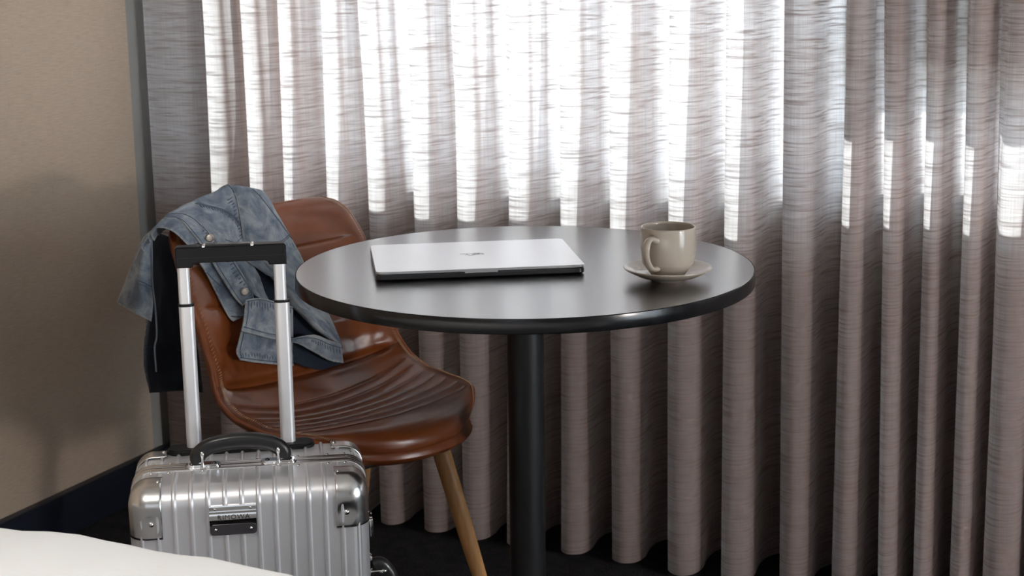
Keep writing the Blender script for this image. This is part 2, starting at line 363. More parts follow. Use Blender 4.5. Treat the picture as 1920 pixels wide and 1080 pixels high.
# ------------------------------------------------------------ saucer and cup
SX, SY = -.864, 2.421
sa = lathe('saucer', [(0, .0035), (.024, .0035), (.026, 0), (.029, 0), (.031, .003), (.052, .0085), (.068, .0165), (.0735, .0205), (.0742, .0218), (.0730, .0228),
                      (.070, .0215), (.054, .0135), (.042, .0095), (.0295, .0085), (.028, .0068), (0, .0065)], M['cream'], seg=96, sharp=80)
sa.location = (SX, SY, TZ); tag(sa, 'glazed grey-beige saucer under the coffee cup on the table', 'saucer')
cup = empty('coffee_cup', (SX, SY, TZ+.0068), label='glazed grey-beige coffee cup standing on its saucer, handle to the front', cat='cup')
lathe('cup_body', [(0, .003), (.0235, .003), (.0245, 0), (.0272, 0), (.0285, .003), (.036, .013), (.0415, .0205), (.0435, .0245), (.0452, .036), (.0463, .052), (.0462, .068), (.0455, .0815),
                   (.0452, .0838), (.0442, .0845), (.0432, .0838), (.0430, .080), (.0437, .060), (.0430, .038), (.0405, .026), (.033, .014), (.02, .0075), (0, .0065)], M['cream'], cup, seg=96, sharp=80)
hd = Vector((-.17, -.985, 0)).normalized(); pts = []
for r_, z in ((.043, .066), (.054, .0705), (.0640, .0695), (.0705, .062), (.0725, .051), (.0705, .040), (.0640, .030), (.0560, .0225), (.0475, .0195), (.040, .0190)): pts.append(tuple(hd*r_+Vector((0, 0, z))))
pp = [cr(pts, i/5) for i in range((len(pts)-1)*5+1)]
bm = bmesh.new(); sd_ = hd.cross(Vector((0, 0, 1)))
sweep_bm(bm, pp, [(x, y) for x, y in circ(.0064, 14, .62)], up=lambda i: (Vector((0, 0, 1)) if False else (Vector(pp[i])-(hd*.045+Vector((0, 0, .045))))), scale=lambda t: 1.0+.55*math.exp(-((t)/.10)**2)+.35*math.exp(-((1-t)/.10)**2))
from_bm('handle', bm, M['cream'], cup)

# ------------------------------------------------------------ leather chair
CHO = (-1.481, 2.435, 0)
ch = empty('dining_chair', CHO, R(-19), label='cognac leather bucket chair with tapered beech legs, a denim jacket over its back', cat='chair')
#      u      z     half  rise  shift
CP = [(.186, .402, .125, .000, -.045), (.203, .413, .140, .000, -.055), (.197, .430, .165, .001, -.062), (.172, .441, .190, .003, -.060), (.130, .443, .215, .008, -.047),
      (.070, .436, .231, .017, -.024), (.000, .426, .236, .030, -.008), (-.075, .421, .234, .044, 0), (-.135, .434, .230, .054, 0), (-.176, .469, .225, .058, 0),
      (-.203, .528, .219, .054, 0), (-.234, .610, .218, .046, 0), (-.262, .690, .219, .036, 0), (-.281, .742, .213, .022, 0), (-.291, .766, .202, .014, 0), (-.297, .780, .180, .008, 0), (-.301, .785, .158, .004, 0)]
def cpn(t):
    q = cr(CP, t); a = cr(CP, max(0, t-.05)); b = cr(CP, min(len(CP)-1, t+.05))
    d = Vector((b[0]-a[0], 0, b[1]-a[1])).normalized(); return q, Vector((d.z, 0, -d.x))*(1 if d.z*1 >= -9 else 1)
GRV = [(4.40, .0046), (5.10, .0046), (5.70, .0044), (6.22, .0042), (6.70, .0040), (7.20, .0038), (7.70, .0032), (9.0, .011), (10.2, .0015), (11.1, .0034), (12.15, .0042)]
ARC = [0]
for i in range(1, 1601):
    a = cr(CP, (i-1)/100); b = cr(CP, i/100); ARC.append(ARC[-1]+math.hypot(b[0]-a[0], b[1]-a[1]))
def arc(t): i = min(int(t*100), 1599); return ARC[i]+(ARC[i+1]-ARC[i])*(t*100-i)
GA = [(arc(t), d) for t, d in GRV]
def shell(t, v, inner=True, off=0.0):
    q, n = cpn(t); u, z, hw, rise, sh = q
    n = Vector((-n.x, 0, -n.z)) if n.x < 0 and n.z < 0 else n
    if n.dot(Vector((.6, 0, 1))) < 0: n = -n
    k = abs(v)
    p = Vector((u+sh*k**2.4, v*hw, z)) + n*(rise*k**2.3)
    # bowl turns the surface normal inward towards the rim
    slope = rise*2.3*k**1.3/hw*(1 if v > 0 else -1)
    nn = (n-Vector((0, slope, 0))).normalized()
    if inner:
        s = arc(t); h = 0
        fade = max(0, min(1, (0.93-k)/.14))
        for g, d in GA:
            x = (s-g)
            if abs(x) < .05:
                w = .0023 if d < .008 else .010
                h -= d*math.exp(-(x/w)**2)*fade*(1 if d > .005 else 1)
                h -= d*.55*math.exp(-(x/.011)**2)*fade
        h += .006*(1-k**3)+(.0*math.sin(math.pi*min(1, abs(min((abs(s-g) for g, d in GA), default=0))/.022))*fade if t < 8 else 0)   # padding
        h += .0016*noise.noise(Vector((t*1.4, v*3.2, 1)))
        if 8.2 < t < 11.5: h += .0022*noise.noise(Vector((t*2.2, v*13, 4)))*math.exp(-((t-9.8)/1.0)**2)*2
        edge = math.exp(-((1-k)/.035)**2)
        h -= .004*edge
        return p+nn*(h+off)
    return p-nn*(.022*(1-.25*k**4)+off)
NV = 56
def vs(j): x = -1+2*j/NV; return math.sin(x*math.pi/2)*.35+x*.65
def half_shell(name, t0, t1, n, m='leather'):
    rows = []
    for i in range(n+1):
        t = t0+(t1-t0)*i/n; q = cpn(t)[0]
        L = [shell(t, vs(j)) for j in range(NV+1)]
        L += [shell(t, vs(j), False) for j in range(NV, -1, -1)]
        rows.append(L)
    k = len(rows[0]); V = [p for r in rows for p in r]; Fc = []
    for i in range(n):
        for j in range(k): Fc.append((i*k+j, i*k+(j+1) % k, (i+1)*k+(j+1) % k, (i+1)*k+j))
    for i in (0, n):
        for j in range(NV): Fc.append((i*k+j, i*k+j+1, i*k+k-2-j, i*k+k-1-j))
    me = bpy.data.meshes.new(name); me.from_pydata([tuple(v) for v in V], [], Fc)
    o = mesh_obj(name, me, M[m], ch)
    bm = bmesh.new(); bm.from_mesh(me); bmesh.ops.recalc_face_normals(bm, faces=bm.faces[:]); bm.to_mesh(me); bm.free()
    return o
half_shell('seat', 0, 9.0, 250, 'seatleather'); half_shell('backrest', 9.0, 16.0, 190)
# rim piping and zigzag stitches following the outline of the shell
rim = []
for i in range(0, 161): rim.append((i/10, 1.0))
loopR = [shell(t, 1.0, True, -.004) for t, _ in rim]; loopL = [shell(t, -1.0, True, -.004) for t, _ in rim]
top = [shell(16.0, 1-2*j/40, True, -.006) for j in range(1, 40)]; bot = [shell(0.0, -1+2*j/40, True, -.006) for j in range(1, 40)]
full = loopR+top+list(reversed(loopL))+bot
bm = bmesh.new(); sweep_bm(bm, full, circ(.0042, 8), up=Vector((.3, .2, 1)), closed=True, cap=False)
from_bm('piping', bm, M['leather'], ch)
bm = bmesh.new()
def stitch_run(a, b, off_, n):
    for i in range(n):
        f = i/n; t, v = a[0]+(b[0]-a[0])*f, a[1]+(b[1]-a[1])*f
        sgn = 1 if i % 2 else -1
        p = shell(t, v, True, .0052); p2 = shell(t+(b[0]-a[0])/n*.45*1, v*(1-off_) if abs(v) > .9 and abs(b[0]-a[0]) > 1 else v, True, .0046) if abs(b[0]-a[0]) > 1 else shell(t+(-off_ if t > 8 else off_)*6, v, True, .0046)
        d = (p2-p)
        if d.length < 1e-5: continue
        sweep_bm(bm, [p, p2], circ(.0006, 4), up=Vector((.31, .47, .8)))
stitch_run((.3, .985), (15.6, .985), .022, 170); stitch_run((.3, -.985), (15.6, -.985), .022, 170)
stitch_run((.25, -.95), (.25, .95), .02, 60); stitch_run((15.8, -.95), (15.8, .95), .02, 50)
tag(from_bm('stitching', bm, M['stitch'], ch, smooth=False), 'light zigzag stitches along the rim', kind='stuff')
# under-frame and legs
fr = box('leg_bracket', -.12, .12, -.12, .12, .362, .378, M['blackmatte'], ch, bev=.006)
bm = bmesh.new()
for a in (45, -45): add_box(bm, -.17, .17, -.014, .014, .378, .40, Matrix.Rotation(R(a), 4, 'Z'))
from_bm('cross_bar', bm, M['blackmatte'], ch, smooth=False)
for sx, sy in ((1, 1), (1, -1), (-1, 1), (-1, -1)):
    t0, t1 = Vector((sx*.095, sy*.10, .398)), Vector(((.185 if sx > 0 else -.235), sy*.165, .0))
    d = (t1-t0); bm = bmesh.new(); L_ = d.length
    lathe_bm(bm, [(0, 0), (.0175, 0), (.0178, .01), (.0165, L_*.5), (.0118, L_-.004), (.010, L_), (0, L_)], 28, align(t0, d))
    from_bm('leg', bm, M['wood'], ch)

# ------------------------------------------------------------ aluminium cabin suitcase with its trolley handle pulled up
ca = R(34); CC = (-1.364, 1.909, 0)
cs = empty('suitcase', CC, ca, label='ribbed silver aluminium suitcase with black carry handle and raised trolley handle', cat='suitcase')
CW, CD, Z0, Z1, FR = .356, .21, .045, .505, .030
HW, HD = CW/2, CD/2
RIBS = [(-6.5+i)*.02475+.0015 for i in range(14)]
def sect(side):
    """section of one half shell: from the bottom frame line, round the face, to the top frame line; (b, z, nb, nz)"""
    P = []; b0 = side*.013; f = side*HD; r = FR
    def ln(x0, z0, x1, z1, nb, nz, n): 
        for i in range(n): P.append((x0+(x1-x0)*i/n, z0+(z1-z0)*i/n, nb, nz))
    ln(b0, Z0, f-side*r, Z0, 0, -1, 6)
    for i in range(9): a = R(-90+90*i/8); P.append((f-side*r+side*r*math.cos(a), Z0+r+r*math.sin(a), side*math.cos(a), math.sin(a)))
    ln(f, Z0+r, f, Z1-r, side, 0, 110); 
    for i in range(13): a = R(90*i/12); P.append((f-side*r+side*r*math.cos(a), Z1-r+r*math.sin(a), side*math.cos(a), math.sin(a)))
    ln(f-side*r, Z1, b0, Z1, 0, 1, 14); P.append((b0, Z1, 0, 1)); return P
def shell_pt(q, a, off=0):
    b, z, nb, nz = q; e = abs(a)-(HW-FR); d = 0
    if e > 0: d = FR-math.sqrt(max(0, FR*FR-e*e))
    d = d-off
    zz = z-nz*d; bb = b-nb*d
    return Vector((a, bb, zz))
def ribh(a):
    h = 0
    for r_ in RIBS:
        x = abs(a-r_)
        if x < .0036: h = max(h, .0032*(1 if x < .0012 else .5+.5*math.cos(math.pi*(x-.0012)/.0024)))
    return h
aa = set([-HW+FR*(1-math.cos(R(90*i/8))) for i in range(9)]+[HW-FR*(1-math.cos(R(90*i/8))) for i in range(9)])
for r_ in RIBS:
    for d in (0, .0006, .0012, .0018, .0024, .003, .0036, .0042, .0085): aa.add(r_+d); aa.add(r_-d)
aa = sorted(x for x in aa if abs(x) <= HW+1e-9)
for side, nm in ((-1, 'front_shell'), (1, 'back_shell')):
    S = sect(side); n = len(S); rows_ = []
    for a in aa:
        L = []
        for i, q in enumerate(S):
            ff = min(1, min(i, n-1-i)/3.0); ff = 0 if min(i, n-1-i) < 2 else ff      # ribs stop short of the frame
            L.append(shell_pt(q, a, ribh(a)*ff))
        rows_.append(L)
    bm = bmesh.new(); VV = [[bm.verts.new(p) for p in L] for L in rows_]
    for i in range(len(VV)-1):
        for j in range(n-1): bm.faces.new((VV[i][j], VV[i+1][j], VV[i+1][j+1], VV[i][j+1]))
    bm.faces.new(VV[0]); bm.faces.new(list(reversed(VV[-1])))
    from_bm(nm, bm, M['alu'], cs, sharp=55)
# frame: two proud lips with a dark seam
def ring_loop(inset, off=0): 
    out = []
    w, z0, z1, r = HW+off, Z0-off, Z1+off, FR+off
    for cx, cz, a0 in ((w-r, z1-r, 0), (-w+r, z1-r, 90), (-w+r, z0+r, 180), (w-r, z0+r, 270)):
        for i in range(9): a = R(a0+90*i/8); out.append(Vector((cx+r*math.cos(a), inset, cz+r*math.sin(a))))
    return out
for b0, b1 in ((-.0165, -.0018), (.0018, .0165)):
    bm = bmesh.new(); L0 = []
    for off, b in ((-.004, b0), (.0012, b0), (.0022, b0+.0012), (.0022, b0+.004), (.0014, b0+.006), (.0014, b1-.006), (.0022, b1-.004), (.0022, b1-.0012), (.0012, b1), (-.004, b1)):
        L0.append([bm.verts.new(p) for p in ring_loop(b, off)])
    for A_, B_ in zip(L0, L0[1:]):
        for i in range(len(A_)): j = (i+1) % len(A_); bm.faces.new((A_[i], A_[j], B_[j], B_[i]))
    from_bm('frame', bm, M['alu_edge'], cs, sharp=40)
bm = bmesh.new(); A_ = [bm.verts.new(p) for p in ring_loop(-.002, -.001)]; B_ = [bm.verts.new(p) for p in ring_loop(.002, -.001)]
for i in range(len(A_)): j = (i+1) % len(A_); bm.faces.new((A_[i], A_[j], B_[j], B_[i]))
from_bm('gasket', bm, M['blackmatte'], cs)
def dome(p, n, r, parent, nm='rivet', m='chrome'):
    return lathe(nm, [(0, r*.62), (r*.45, r*.55), (r*.8, r*.30), (r, 0)], M[m], parent, seg=14, mtx=align(p, n))
# corner guards with a dished rivet, on the four top corners
for side in (-1, 1):
    S = sect(side); n = len(S)
    idx = [i for i in range(n) if 6+9+98 <= i <= n-9]
    for sa_ in (-1, 1):
        cols = sorted(set([a for a in aa if sa_*a >= HW-.050]+[sa_*(HW-.050)]), reverse=(sa_ < 0)); cols = [a for a in cols if min(abs(a-sa_*(HW-.05)), 9) == 0 or sa_*a > HW-.0475]
        smooth_cols = [sa_*(HW-.050+.050*k/16) for k in range(8)]+[sa_*(HW-FR*(1-math.sin(R(90*k/10)))) for k in range(1, 11)]
        bm = bmesh.new(); VV = []
        for ci, a in enumerate(smooth_cols):
            L = []
            for i in idx:
                ii = idx.index(i); off = .0030+.0008*min(1, ii/4)
                q = S[i]; p = shell_pt(q, a, off)
                # round dish low on the face around the rivet
                fx, fz = a-sa_*(HW-.034), q[1]-(Z1-.050)
                if abs(q[2]) > .5:
                    dd = math.hypot(fx, fz)
                    if dd < .017: p.y -= side*(.0030*(1-(dd/.017)**2))
                L.append(bm.verts.new(p))
            VV.append(L)
        for i in range(len(VV)-1):
            for j in range(len(idx)-1): bm.faces.new((VV[i][j], VV[i+1][j], VV[i+1][j+1], VV[i][j+1]))
        g = from_bm('corner_guard', bm, M['corner'], cs); md = g.modifiers.new('t', 'SOLIDIFY'); md.thickness = .0016; md.offset = -1
        dome(Vector((sa_*(HW-.034), side*(HD+.0012), Z1-.050)), (0, side, 0), .0042, g)
        for aq in (HW-.044,):
            dome(Vector((sa_*aq, side*(HD-FR-.004), Z1+.004)), (0, 0, 1), .0032, g)
# rivets along both lips of the frame
for side in (-1, 1):
    for a in (-.147, -.121, .121, .147, 0.012, -.07, .075):
        dome(Vector((a, side*.0215, Z1+.0008)), (0, 0, 1), .0027, cs)
    for a in (-.158, .158): dome(Vector((a, side*.036, Z1-.002)), (.2 if a > 0 else -.2, 0, 1), .0027, cs)
# name plate over the front edge
bx = -.0245
bp = empty('name_plate', (bx, 0, 0)); bp.parent = cs
def plate(nm, pts, hw, m, bev=0):
    bm = bmesh.new(); sweep_bm(bm, [Vector((-hw, 0, 0)), Vector((hw, 0, 0))], pts, up=Vector((0, 0, 1))); o = from_bm(nm, bm, m, bp, sharp=30); return o
yf = -HD-.0035
sec = [(-yf-.004+0, Z1-.026), (-yf, Z1-.0265), (-yf+.0012, Z1-.030), (-yf+.0012, Z1-.0335), (-yf+.0022, Z1-.036), (-yf+.0042, Z1-.040), (-yf+.0048, Z1-.045), (-yf+.0042, Z1-.050), (-yf+.002, Z1-.053), (-yf+.0012, Z1-.0545), (-yf+.0012, Z1-.072), (-yf-.004, Z1-.072)]
plate('plate_body', sec, .0345, M['chrome'])
bm = bmesh.new(); vv = [bm.verts.new((x, yf-.0016, Z1-.064+y)) for x, y in rrect(.069, .0165, .006, 6)]; f_ = bm.faces.new(vv)
r_ = bmesh.ops.extrude_face_region(bm, geom=[f_]); bmesh.ops.translate(bm, verts=[v for v in r_['geom'] if isinstance(v, bmesh.types.BMVert)], vec=(0, .004, 0))
from_bm('lower_plate', bm, M['darkchrome'], bp, sharp=30)
for x in (-.026, .026):
    dome(Vector((x, yf-.0014, Z1-.0308)), (0, -1, .3), .0022, bp); dome(Vector((x, yf-.0016, Z1-.0635)), (0, -1, 0), .0024, bp)
tc = bpy.data.curves.new('lettering', 'FONT'); tc.body = 'RIMOWA'; tc.size = .0105; tc.align_x = 'CENTER'; tc.extrude = .0002; tc.space_character = 1.15
to = bpy.data.objects.new('lettering', tc); C.objects.link(to)
dg = bpy.context.evaluated_depsgraph_get(); me = bpy.data.meshes.new_from_object(to.evaluated_get(dg)); bpy.data.objects.remove(to)
lo = mesh_obj('lettering', me, M['ink'], bp, smooth=False); lo.location = (.001, yf-.0050, Z1-.0468); lo.rotation_euler = (R(88), 0, 0)
# trolley: tray, two telescopic tubes, grip
tray = bmesh.new(); base = [tray.verts.new((x-.013, y+.078, Z1-.002)) for x, y in rrect(.232, .040, .0195, 8)]
f_ = tray.faces.new(base); r_ = bmesh.ops.extrude_face_region(tray, geom=[f_]); bmesh.ops.translate(tray, verts=[v for v in r_['geom'] if isinstance(v, bmesh.types.BMVert)], vec=(0, 0, .010))
bmesh.ops.bevel(tray, geom=[e for e in tray.edges if abs(e.verts[0].co.z-(Z1+.008)) < 1e-5 and abs(e.verts[1].co.z-(Z1+.008)) < 1e-5], offset=.003, segments=3, affect='EDGES')
from_bm('handle_tray', tray, M['black'], cs, sharp=40)
tr = empty('trolley_handle', (0, 0, 0)); tr.parent = cs
TXs = (-.0860, .0615); TYb = .080; ZT1, ZT2, ZTOP = .7430, .800, .829
for x in TXs:
    bm = bmesh.new(); sweep_bm(bm, [(x, TYb, Z1-.05), (x, TYb, ZT1)], rrect(.0235, .017, .0082, 6), up=Vector((0, 1, 0))); from_bm('outer_tube', bm, M['tube'], tr, sharp=40)
    bm = bmesh.new(); sweep_bm(bm, [(x-.0015, TYb, ZT1-.02), (x-.0015, TYb, ZT2+.012)], rrect(.0185, .013, .006, 6), up=Vector((0, 1, 0))); from_bm('inner_tube', bm, M['tube'], tr, sharp=40)
    bm = bmesh.new(); sweep_bm(bm, [(x, TYb, ZT1-.001), (x, TYb, ZT1+.003)], rrect(.0248, .018, .0085, 6), up=Vector((0, 1, 0))); from_bm('collar', bm, M['black'], tr, sharp=40)
# grip: side profile with two short legs
gx0, gx1 = TXs[0]-.0125, TXs[1]+.0100; GZ = .0075
out = [(gx0, .7965), (gx0+.0255, .7965), (gx0+.0275, .799), (gx0+.0275, .8015), (gx0+.031, .8035), (gx1-.033, .8035), (gx1-.029, .8015), (gx1-.0265, .7965), (gx1, .7965), (gx1, .8265), (gx1-.003, .8295), (gx0+.003, .8295), (gx0, .8265)]
bm = bmesh.new(); f_ = bm.faces.new([bm.verts.new((x, TYb-.0115, z+GZ)) for x, z in out]); r_ = bmesh.ops.extrude_face_region(bm, geom=[f_])
bmesh.ops.translate(bm, verts=[v for v in r_['geom'] if isinstance(v, bmesh.types.BMVert)], vec=(0, .023, 0))
bmesh.ops.bevel(bm, geom=[e for e in bm.edges if abs(e.verts[0].co.y-e.verts[1].co.y) < 1e-6], offset=.0022, segments=3, affect='EDGES')
from_bm('grip', bm, M['black'], tr, sharp=35)
box('grip_seam', gx0+.002, gx1-.002, TYb-.0119, TYb-.0112, .8118+GZ, .8124+GZ, M['blackmatte'], tr)
gm = (gx0+gx1)/2-.004
box('release_button', gm-.034, gm+.034, TYb-.009, TYb+.009, .828+GZ, .8312+GZ, M['blackleather'], tr, bev=.0014)
for x in (gm-.037, gm+.037): box('button_end', x-.0025, x+.0025, TYb-.0105, TYb+.0105, .827+GZ, .8308+GZ, M['chrome'], tr, bev=.0008)
# carry handle on the frame
def carry(name, mtx):
    e = empty(name, (0, 0, 0)); e.parent = cs
    pts = [(-.064, .009), (-.0655, .016), (-.0605, .0235), (-.046, .0325), (-.023, .0375), (0, .0388), (.023, .0375), (.046, .0325), (.0605, .0235), (.0655, .016), (.064, .009)]
    P = [cr(pts, i/4) for i in range(len(pts)*4-3)]
    bm = bmesh.new(); sweep_bm(bm, [mtx @ Vector((x, 0, z)) for x, z in P], rrect(.021, .0255, .0095, 4), up=lambda i: mtx.to_3x3() @ Vector((P[i][0]*.6, 0, P[i][1]+.01)), scale=lambda t: .88+.12*math.sin(math.pi*t)**.7)
    from_bm('grip', bm, M['blackleather'], e, sharp=60)
    for sx in (-1, 1):
        bm = bmesh.new()
        pr = [(0, -.006), (.0042, -.006), (.0038, -.001), (.0024, .004), (.0022, .013), (.0034, .016), (.0036, .0195), (.0025, .023), (0, .0235)]
        lathe_bm(bm, pr, 16, mtx @ Matrix.Translation((sx*.0575, -.0115, .005)))
        from_bm('post', bm, M['chrome'], e)
        bm = bmesh.new(); vv = [bm.verts.new(mtx @ Vector((sx*.0575+x, y, .0012))) for x, y in rrect(.054, .021, .0085, 6)]; f_ = bm.faces.new(vv)
        r_ = bmesh.ops.extrude_face_region(bm, geom=[f_]); bmesh.ops.translate(bm, verts=[v for v in r_['geom'] if isinstance(v, bmesh.types.BMVert)], vec=mtx.to_3x3() @ Vector((0, 0, .0045)))
        bmesh.ops.bevel(bm, geom=[ed for ed in bm.edges if (mtx.inverted() @ ed.verts[0].co).z > .004 and (mtx.inverted() @ ed.verts[1].co).z > .004], offset=.0018, segments=2, affect='EDGES')
        bk = from_bm('bracket', bm, M['chrome'], e, sharp=45)
        for dx in (-.017, .017): dome(mtx @ Vector((sx*.0575+dx, 0, .0055)), mtx.to_3x3() @ Vector((0, 0, 1)), .0042, bk, m='darkchrome')
    return e
carry('carry_handle', Matrix.Translation((-.012, -.004, Z1+.001)))
carry('side_handle', Matrix.Translation((HW+.001, 0, Z1-.245)) @ Matrix.Rotation(R(90), 4, 'Y'))
# latch on the right side
lt = empty('latch', (0, 0, 0)); lt.parent = cs
box('latch_plate', HW+.001, HW+.004, -.014, .014, Z1-.135, Z1-.085, M['chrome'], lt, bev=.001)
box('latch_lever', HW+.004, HW+.010, -.009, .006, Z1-.130, Z1-.100, M['chrome'], lt, bev=.002); dome(Vector((HW+.006, -.006, Z1-.092)), (1, 0, .1), .0048, lt)
# castors under the shell
for x in (-.13, .13):
    for y in (-.065, .065):
        wv = empty('castor', (x, y, 0)); wv.parent = cs
        bm = bmesh.new(); lathe_bm(bm, [(0, -.011), (.015, -.011), (.0185, -.006), (.0185, .006), (.015, .011), (0, .011)], 24, Matrix.Translation((0, 0, .0185)) @ Matrix.Rotation(R(90), 4, 'Y'))
        from_bm('wheel', bm, M['blackmatte'], wv, sharp=40)
        box('fork', -.014, .014, -.016, .016, .034, .046, M['black'], wv, bev=.002)

# ------------------------------------------------------------ denim jacket thrown over the near corner of the chair back
jk = empty('denim_jacket', CHO, R(-19), label='faded blue denim jacket draped over the near corner of the chair back, sleeve hanging left', cat='jacket')
def cloth(name, G, m, back=None, amp=.0030, thick=.0022, n=7, deep=.22, seed=0, wear=(1, 1, 1, 1), fr=16, parent=None):
    """G[row][col] control points; returns the object and its surface evaluator S(r, c) with r, c in 0..1."""
    G = [[Vector(p) for p in r] for r in G]
    if back:
        r0 = G[0]; G = [[p+Vector((-back*1.9-.01*math.sin(i*2), .012*math.sin(i+1), -deep)) for i, p in enumerate(r0)], [p+Vector((-back*1.7, 0, -min(.09, deep*.7))) for p in r0], [p+Vector((-back, 0, -.016)) for p in r0]]+G
    nr, nc = len(G), len(G[0])
    def S0(r, c):
        cols = [cr([tuple(p) for p in row], c*(nc-1)) for row in G] if nc > 2 else [tuple(row[0].lerp(row[1], c)) for row in G]
        return Vector(cr(cols, r*(nr-1)))
    def S(r, c, off=0):
        p = S0(r, c); e = .012
        a = S0(min(1, r+e), c)-S0(max(0, r-e), c); b = S0(r, min(1, c+e))-S0(r, max(0, c-e))
        nn = b.cross(a); nn = nn.normalized() if nn.length > 1e-9 else Vector((1, 0, 0))
        if nn.x < 0 and abs(nn.x) > .2: nn = -nn
        q = p*fr
        w = noise.noise(Vector((q.x, q.y*1.0, q.z*.55))+Vector((seed, 0, 0)))+.45*noise.noise(Vector((q.x*2.3, q.y*2.6, q.z*1.5+seed)))
        pk = .0007*noise.noise(Vector((p.x*170, p.y*170, p.z*170)))
        return p+nn*(w*amp+pk+off)
    NR, NC = max(10, (nr-1)*n), max(10, (nc-1)*n)
    P = [[S(i/NR, j/NC) for j in range(NC+1)] for i in range(NR+1)]
    cu = [0]; 
    for j in range(NC): cu.append(cu[-1]+(P[NR//2][j+1]-P[NR//2][j]).length)
    ru = [0]
    for i in range(NR): ru.append(ru[-1]+(P[i+1][NC//2]-P[i][NC//2]).length)
    o = grid(name, P, m, parent or jk, uv=lambda i, j: (cu[j]+seed*.37, ru[i]+seed*.21), thick=thick, off=0)
    at = o.data.attributes.new('wear', 'FLOAT', 'POINT')
    W_ = []
    for i in range(NR+1):
        for j in range(NC+1):
            d = [ru[i], ru[-1]-ru[i], cu[j], cu[-1]-cu[j]]
            W_.append(max([math.exp(-(x/.0032)**2) for x, k in zip(d, wear) if k]+[0]))
    at.data.foreach_set('value', W_)
    return o, S
def seam(o, S, pts, double=True, m='seam', r=.00075, n=40):
    for k in ((0, .016) if double else (0,)):
        bm = bmesh.new(); L = []
        for i in range(n+1):
            q = cr(pts, i/n*(len(pts)-1)); L.append(S(min(1, max(0, q[0]+k*(pts[0][1] == pts[-1][1] and 1 or 0))), min(1, max(0, q[1]+k*2.5*(pts[0][1] != pts[-1][1] and 0 or 1)*(pts[0][0] != pts[-1][0] and 1 or 0))), .0016))
        sweep_bm(bm, L, circ(r, 5), up=Vector((.9, .1, .3))); from_bm('seam', bm, M[m], o)
def puckers(o, S, r0, c0, r1, c1, n, dr, dc):
    """short raised puckers beside a topstitched seam"""
    bm = bmesh.new()
    for i in range(n):
        f = (i+.5)/n; a = (r0+(r1-r0)*f, c0+(c1-c0)*f); j = random.uniform(.6, 1.25)
        L = [S(min(1, max(0, a[0]+dr*t*j)), min(1, max(0, a[1]+dc*t*j)), .0007) for t in (0, .35, .7, 1)]
        sweep_bm(bm, L, circ(.0013, 6, .6), up=Vector((.9, .1, .3)), scale=lambda t: .3+math.sin(math.pi*min(1, t*.9+.1)))
    from_bm('seam_pucker', bm, M['seam'], o)
# dark inner cloth: shade in the gap between body and sleeve, put into colour
cloth('inner_shade', [[(-0.2645, -0.0796, 0.7345), (-0.2656, -0.0262, 0.7267), (-0.2621, 0.0225, 0.7170)], [(-0.2474, -0.0737, 0.6856), (-0.2496, -0.0154, 0.6762), (-0.2383, 0.0539, 0.6615)], [(-0.2293, -0.0711, 0.6351), (-0.2289, -0.0083, 0.6192), (-0.2125, 0.0637, 0.5986)],
                 [(-0.2095, -0.0573, 0.5829), (-0.2094, 0.0067, 0.5713), (-0.1892, 0.0670, 0.5527)], [(-0.1889, -0.0371, 0.5346), (-0.1871, 0.0130, 0.5220), (-0.1696, 0.0697, 0.5173)]], M['inner_shade'], seed=3, amp=.004)
# inner placket strip
o, S = cloth('inner_placket', [[(-0.2306, -0.2304, 0.7743), (-0.2380, -0.2135, 0.7791), (-0.2441, -0.1952, 0.7809)], [(-0.2338, -0.2044, 0.7482), (-0.2389, -0.1878, 0.7502), (-0.2452, -0.1679, 0.7516)], [(-0.2299, -0.1847, 0.7134), (-0.2350, -0.1632, 0.7135), (-0.2414, -0.1417, 0.7145)], [(-0.2238, -0.1705, 0.6834), (-0.2263, -0.1496, 0.6818), (-0.2323, -0.1260, 0.6792)],
    [(-0.2138, -0.1593, 0.6492), (-0.2158, -0.1397, 0.6487), (-0.2238, -0.1119, 0.6480)], [(-0.2017, -0.1462, 0.6086), (-0.2031, -0.1290, 0.6125), (-0.2123, -0.1035, 0.6180)], [(-0.1973, -0.1379, 0.5964), (-0.1971, -0.1243, 0.5991), (-0.2045, -0.1039, 0.6026)]], M['denim'], amp=.0016, seed=5)
seam(o, S, [(.45, .05), (.6, .5), (.5, .95)], False); puckers(o, S, .84, .1, .97, .6, 5, .04, .3)
# button placket
o, S = cloth('button_placket', [[(-0.2101, -0.2644, 0.8100), (-0.2149, -0.2495, 0.8163)], [(-0.2237, -0.2374, 0.8058), (-0.2317, -0.2156, 0.8110)], [(-0.2320, -0.2143, 0.7929), (-0.2412, -0.1832, 0.7957)], [(-0.2326, -0.1988, 0.7737), (-0.2423, -0.1589, 0.7741)], [(-0.2323, -0.1827, 0.7533), (-0.2400, -0.1381, 0.7490)], [(-0.2277, -0.1629, 0.7225), (-0.2356, -0.1138, 0.7193)],
    [(-0.2206, -0.1505, 0.6930), (-0.2290, -0.0980, 0.6908)], [(-0.2121, -0.1378, 0.6633), (-0.2214, -0.0865, 0.6650)], [(-0.2040, -0.1267, 0.6399), (-0.2128, -0.0804, 0.6423)], [(-0.1990, -0.1142, 0.6219), (-0.2063, -0.0824, 0.6279)]], M['denim'], back=.030, deep=.05, amp=.0014, n=9, seed=1)
seam(o, S, [(.2, .90), (.5, .90), (.98, .90)], False); seam(o, S, [(.2, .13), (.5, .13), (.98, .13)], False); puckers(o, S, .5, .88, .97, .88, 22, .012, -.30)
puckers(o, S, .66, .2, .72, .6, 4, .0, .35)
